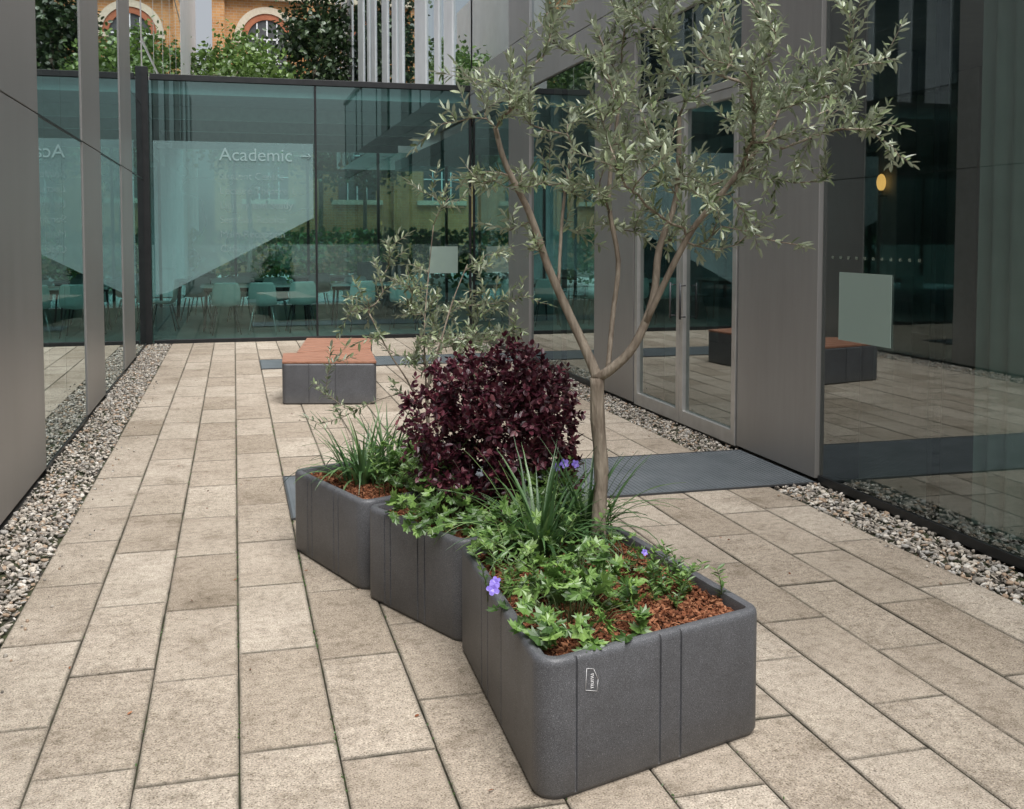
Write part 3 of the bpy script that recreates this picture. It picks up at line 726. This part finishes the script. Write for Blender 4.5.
def planter(pts,seams,seed,h=.41,soil=.355,rc=.065):
    e=empty('planter')
    prof=[(.012,.0,.0),(.004,.012,0),(0,.02,.007),(0,h-.022,.007),(.002,h-.010,.006),(.008,h-.002,.003),(.014,h,0),(.030,h,0),(.036,h-.004,0),(.040,h-.02,0),(.040,soil-.03,0)]
    rings=[rounded(pts,i,rc,seams,d) for i,z,d in prof]; m=len(rings[0]); V=[];F=[]
    for (i,z,d),r in zip(prof,rings): V+=[(p[0],p[1],z) for p in r]
    for k in range(len(prof)-1):
        for j in range(m):
            a=k*m+j; b=k*m+(j+1)%m; F.append((a,b,b+m,a+m))
    F.append(tuple(range(m))[::-1])
    o=mobj('shell',V,F,M_planter,e,True)
    md=o.modifiers.new('es','EDGE_SPLIT'); md.split_angle=math.radians(35)
    rg=np.random.default_rng(seed); r=rounded(pts,.039,rc,[[]]*len(pts),0); c=r.mean(0)
    V=[(c[0],c[1],soil+.010)];F=[];K=10
    for k in range(1,K+1):
        for p in r: q=c+(p-c)*k/K; V.append((q[0],q[1],soil+.010*(1-k/K)+rg.normal()*.002))
    mm=len(r)
    for j in range(mm): F.append((0,1+j,1+(j+1)%mm))
    for k in range(K-1):
        for j in range(mm):
            a=1+k*mm+j; b=1+k*mm+(j+1)%mm; F.append((a,a+mm,b+mm,b))
    mobj('soil',V,F,M_soil2,e,True)
    n=9000; x0,y0=r.min(0); x1,y1=r.max(0)
    q=np.stack([rg.uniform(x0,x1,n*2),rg.uniform(y0,y1,n*2)],-1)
    ins=np.ones(len(q),bool); rc_=c+(r-c)*.985
    for j in range(mm):
        a_=rc_[j]; b_=rc_[(j+1)%mm]; ins&=((b_[0]-a_[0])*(q[:,1]-a_[1])-(b_[1]-a_[1])*(q[:,0]-a_[0]))>0
    q=q[ins][:n]; n=len(q)
    bumps=.010*(np.sin(q[:,0]*23)*np.cos(q[:,1]*19)*.5+.5)
    P=np.stack([q[:,0],q[:,1],soil+.006+bumps+rg.uniform(0,.014,n)],-1)
    bx=[(-.5,-.5,-.5),(.5,-.4,-.5),(.4,.5,-.5),(-.5,.45,-.5),(-.45,-.5,.5),(.5,-.5,.5),(.45,.4,.5),(-.4,.5,.5)]
    ang=rg.uniform(0,6.28,n); D=np.stack([np.cos(ang),np.sin(ang),rg.normal(size=n)*.45],-1); NN=norm(rg.normal(size=(n,3))*.6+[0,0,1])
    M=frames(D,NN)*np.stack([rg.uniform(.004,.013,n),rg.uniform(.010,.032,n),rg.uniform(.002,.005,n)],-1)[:,None,:]
    batch('mulch_chips',bx,BF,M,P,rg.random(n),M_mulch,e)
    return e
P1=[(.80,2.69),(1.615,2.93),(1.51,3.97),(.825,3.86)]
eP1=planter(P1,[[.125,.43,.51],[.3,.4],[.2],[.40,.50,.70,]],1)
P2=[(.83,3.885),(1.46,4.04),(1.24,4.78),(.535,4.53)]
planter(P2,[[.3],[.3],[.3],[.17,.215,.42,.47]],2)
P3=[(.535,4.575),(1.20,4.86),(.98,5.62),(.265,5.33)]
planter(P3,[[.3],[.3],[.3],[.20,.25,.5,.55]],3)
d=np.array([.815,.24,0]); d/=np.linalg.norm(d); nrm=np.array([d[1],-d[0],0]); o0=np.array([.80,2.69,0])+d*.155+nrm*.0012
def lp_(u,z): q=o0+d*u; return (q[0],q[1],z)
sh=[(0,.305),(.040,.293),(.044,.327),(.028,.361),(.004,.367),(0,.305)]
tubes('logo_outline',[([lp_(*a),lp_(*b)],[.0008,.0008]) for a,b in zip(sh[:-1],sh[1:])],M_logo,eP1,4)
tx=text('nunu',.022,lp_(.030,.280),(0,0,0),M_logo,eP1,'logo_text',.0005)
xa=Vector((0,0,1)); za=Vector(nrm); ya=za.cross(xa)
tx.matrix_world=Matrix.Translation(Vector(lp_(.028,.305)))@Matrix((xa,ya,za)).transposed().to_4x4()

def bench_module(parent,pts,tag,ns=7):
    prof=[(.012,0,0),(0,.015,.006),(0,.375,.006),(.006,.385,0)]
    seams=[[.25,.5]]*4
    rings=[rounded(pts,i,.05,seams,dp) for i,z,dp in prof]; m=len(rings[0]); V=[];F=[]
    for (i,z,dp),r in zip(prof,rings): V+=[(p[0],p[1],z) for p in r]
    for k in range(len(prof)-1):
        for j in range(m): a=k*m+j; b=k*m+(j+1)%m; F.append((a,b,b+m,a+m))
    F.append(tuple((len(prof)-1)*m+j for j in range(m)))
    mobj('base'+tag,V,F,M_planter,parent)
    a,b,c,d_=[np.array(p,float) for p in pts]; V=[];F=[]
    for i in range(ns):
        t0=i/ns+.014;t1=(i+1)/ns-.014; k=len(V)
        for z in (.388,.412):
            for q in (a+(d_-a)*t0,b+(c-b)*t0,b+(c-b)*t1,a+(d_-a)*t1): V.append((q[0],q[1],z))
        F+=[tuple(k+x for x in q) for q in BF]
    o=mobj('seat_slats'+tag,V,F,M_wood,parent); md=o.modifiers.new('b','BEVEL'); md.width=.004; md.segments=2
eb=empty('bench')
bench_module(eb,[(.42,9.93),(1.28,9.71),(1.36,10.80),(.46,10.62)],'_front',6)
bench_module(eb,[(.60,10.68),(1.37,10.84),(1.52,11.92),(.80,12.15)],'_rear',6)

# ------------------------------------------------------------------ planting
def palm():
    V=[(0,.15,0)]; n=15
    for i in range(n):
        a=-2.5+5.0*i/(n-1)
        lobe=(.5+.5*math.cos(a*.5))*([1,.66][i%2])
        V.append((math.sin(a)*lobe*.72,.15+math.cos(a)*lobe*.62,.08*lobe-.10*(i%2)))
    return V,[(0,i+1,i) for i in range(1,n)]
PT,PF=palm()
M_green_stem=simple('green_stem',(.08,.12,.04),(.12,.16,.06),.6)
def geranium(name,c,rx,ry,n,zt,rg,lf=(.034,.058)):
    e=empty(name); st=[];P=[];D=[];NN=[]
    for i in range(n):
        a=rg.random()*6.28; r=rg.random()**.5; x=c[0]+math.cos(a)*r*rx; y=c[1]+math.sin(a)*r*ry
        z=.37+(zt-.37)*rg.uniform(.25,1)*(1-.45*r*r)
        b=np.array([c[0]+math.cos(a)*r*rx*.35,c[1]+math.sin(a)*r*ry*.35,.35]); t=np.array([x,y,z])
        mid=(b+t)/2+np.array([0,0,.03])
        st.append(([b,mid,t],[.0016,.0013,.001]))
        for _ in range(rg.integers(1,4)):
            q=t+rg.normal(size=3)*.014; out=np.array([math.cos(a),math.sin(a),0])
            P.append(q); D.append(norm(out*.8+rg.normal(size=3)*.6)); NN.append(norm(np.array([0,0,1])+out*.4+rg.normal(size=3)*.4))
    tubes('stems',st,M_green_stem,e,4); P=np.array(P); m=len(P); s=rg.uniform(*lf,m)
    leaves('leaves',P,np.array(D),np.array(NN),s*1.15,s*1.3,rg.random(m),M_green,e,PT,PF)
    return e
def straps(name,c,n,ln,rg,spread=.05,wd=.008,zb=.36):
    e=empty(name); V=[];F=[];R=[]
    for i in range(n):
        a=rg.random()*6.28; out=np.array([math.cos(a),math.sin(a),0]); side=np.array([-out[1],out[0],0])
        b=np.array([c[0],c[1],zb])+out*rg.random()*spread; l=ln*rg.uniform(.6,1.15); lean=rg.uniform(.2,1.05); dro=rg.uniform(1.0,2.4)
        k=len(V); K=9; th=lean*.5; p=b.copy(); r=rg.random(); w0=wd*rg.uniform(.7,1.2)
        for j in range(K+1):
            u=j/K; w=w0*(1-u**2.2)*(.7+.6*min(u*3,1)*.5)+.0004
            nn=np.array([0,0,1])*math.sin(th)-out*math.cos(th)
            V+=[p-side*w,p+nn*-.0015,p+side*w]; R+=[r*(.7+.3*u)]*3
            if j<K:
                F+=[(k+3*j,k+3*j+1,k+3*j+4,k+3*j+3),(k+3*j+1,k+3*j+2,k+3*j+5,k+3*j+4)]
            p=p+(out*math.sin(th)+np.array([0,0,1])*math.cos(th)+side*rg.normal()*.04)*l/K; th+=dro*lean/K*1.3
            if p[2]<zb+.02 and np.linalg.norm((p-b)[:2])<.2: p[2]=zb+.02
    o=mobj('blades',V,F,M_strap,e,True); at=o.data.attributes.new('rnd','FLOAT','POINT'); at.data.foreach_set('value',R)
    return e
rg=np.random.default_rng(21)
geranium('geranium_plant',(1.01,3.04),.23,.26,75,.54,rg)
geranium('geranium_plant',(1.12,3.28),.20,.20,45,.56,rg)
geranium('geranium_plant',(1.33,3.52),.14,.2,34,.52,rg,(.022,.036))
geranium('geranium_plant',(.98,3.70),.16,.18,55,.60,rg)
straps('daylily_plant',(1.10,3.70),105,.44,rg,.08)
straps('daylily_plant',(1.34,3.86),75,.42,rg,.07)
geranium('geranium_plant',(.82,4.22),.2,.26,75,.58,rg)
geranium('geranium_plant',(1.27,4.1),.18,.2,75,.62,rg)
straps('daylily_plant',(.60,5.08),105,.38,rg,.10)
straps('daylily_plant',(.75,5.25),60,.40,rg,.08)
geranium('geranium_plant',(.85,4.85),.16,.18,65,.60,rg)
geranium('geranium_plant',(.8,5.1),.18,.18,50,.60,rg)
def sprigs(name,c,n,h,rg,rx=.12):
    e=empty(name); st=[];P=[];D=[];NN=[]
    for i in range(n):
        b=np.array([c[0]+rg.normal()*rx*.6,c[1]+rg.normal()*rx*.6,.36]); l=h*rg.uniform(.6,1.1); lean=rg.normal(size=2)*.35
        pts=[b+np.array([lean[0]*u*u*l,lean[1]*u*u*l,u*l]) for u in np.linspace(0,1,6)]
        st.append((pts,[.0018]*3+[.0012]*3))
        for u in np.arange(.2,1.02,.07):
            q=b+np.array([lean[0]*u*u*l,lean[1]*u*u*l,u*l]); a=rg.random()*6.28
            for s_ in (0,math.pi):
                P.append(q); D.append(np.array([math.cos(a+s_),math.sin(a+s_),.5])); NN.append(np.array([0,0,1.])+rg.normal(size=3)*.3)
    tubes('stems',st,M_green_stem,e,4); m=len(P)
    leaves('leaves',np.array(P),np.array(D),np.array(NN),rg.uniform(.02,.04,m),rg.uniform(.008,.014,m),rg.random(m),M_green,e)
sprigs('leafy_plant',(1.42,3.22),16,.15,rg,.11); sprigs('leafy_plant',(1.3,3.78),10,.30,rg,.1); sprigs('leafy_plant',(.95,3.3),12,.24,rg,.14)
sprigs('leafy_plant',(.85,4.5),14,.34,rg,.1); sprigs('leafy_plant',(1.2,4.2),14,.3,rg,.15); sprigs('leafy_plant',(.80,4.75),12,.36,rg,.12)
PET=[(0,0,0),(-.45,.5,.1),(-.3,.95,.05),(0,1.05,0),(.3,.95,.05),(.45,.5,.1)]
def flower(x,y,z,tx_,s=.02,base=None):
    e=empty('violet_flower'); nn=norm(np.array(tx_,float)); u=norm(np.cross(nn,[0,0,1.])); w_=np.cross(nn,u)
    D=np.array([math.cos(a)*u+math.sin(a)*w_+nn*.15 for a in np.arange(5)*2*math.pi/5]); n=5
    leaves('petals',np.repeat([[x,y,z]],n,0).astype(float),D,np.repeat([nn],n,0),np.full(n,s),np.full(n,s*.95),rg.random(n),M_flower,e,PET,[(0,1,2,3,4,5)])
    b=base or (x+.08,y+.03,.36)
    tubes('stem',[([b,((b[0]+x)/2,(b[1]+y)/2,z+.005),(x,y,z)],[.0014,.0012,.001])],M_green_stem,e,5)
flower(.775,3.12,.485,(-.3,-1,.5),.022,(.95,3.1,.40)); flower(.79,3.15,.495,(-.5,-.8,.7),.018,(.95,3.15,.40))
flower(1.30,4.02,.66,(0,-1,.4),.02); flower(1.34,4.0,.66,(.2,-1,.4),.018); flower(1.27,4.03,.645,(-.2,-1,.2),.018)
flower(1.36,3.3,.5,(.1,-1,.6),.012)

# ------------------------------------------------------------------ world, sun, camera
w=bpy.data.worlds.new('World'); scene.world=w; w.use_nodes=True; nt=w.node_tree
for n_ in list(nt.nodes): nt.nodes.remove(n_)
sky=nt.nodes.new('ShaderNodeTexSky'); sky.sky_type='NISHITA'; sky.sun_disc=False
sky.sun_elevation=math.radians(65); sky.sun_rotation=math.radians(170); sky.air_density=1.0; sky.dust_density=5.0; sky.ozone_density=1.0
hs=nt.nodes.new('ShaderNodeHueSaturation'); hs.inputs['Saturation'].default_value=.3
bg=nt.nodes.new('ShaderNodeBackground'); bg.inputs[1].default_value=.15
wo=nt.nodes.new('ShaderNodeOutputWorld')
nt.links.new(sky.outputs[0],hs.inputs['Color']); nt.links.new(hs.outputs[0],bg.inputs[0]); nt.links.new(bg.outputs[0],wo.inputs[0])
sd=bpy.data.lights.new('sun','SUN'); sd.energy=4.4; sd.angle=math.radians(50); sd.color=(1,.99,.98)
so=bpy.data.objects.new('sun',sd); col.objects.link(so); so.rotation_euler=(math.radians(25),0,math.radians(10))
cd=bpy.data.cameras.new('camera'); co=bpy.data.objects.new('camera',cd); col.objects.link(co)
co.location=(0,0,1.6); co.rotation_euler=(math.radians(90-3.1),0,math.radians(-15))
cd.sensor_width=36; cd.sensor_fit='HORIZONTAL'; cd.lens=36*1036/1024; cd.shift_y=-113.5/1024; cd.clip_end=500; cd.clip_start=.05
scene.camera=co
scene.view_settings.view_transform='Standard'; scene.view_settings.look='None'; scene.view_settings.exposure=0
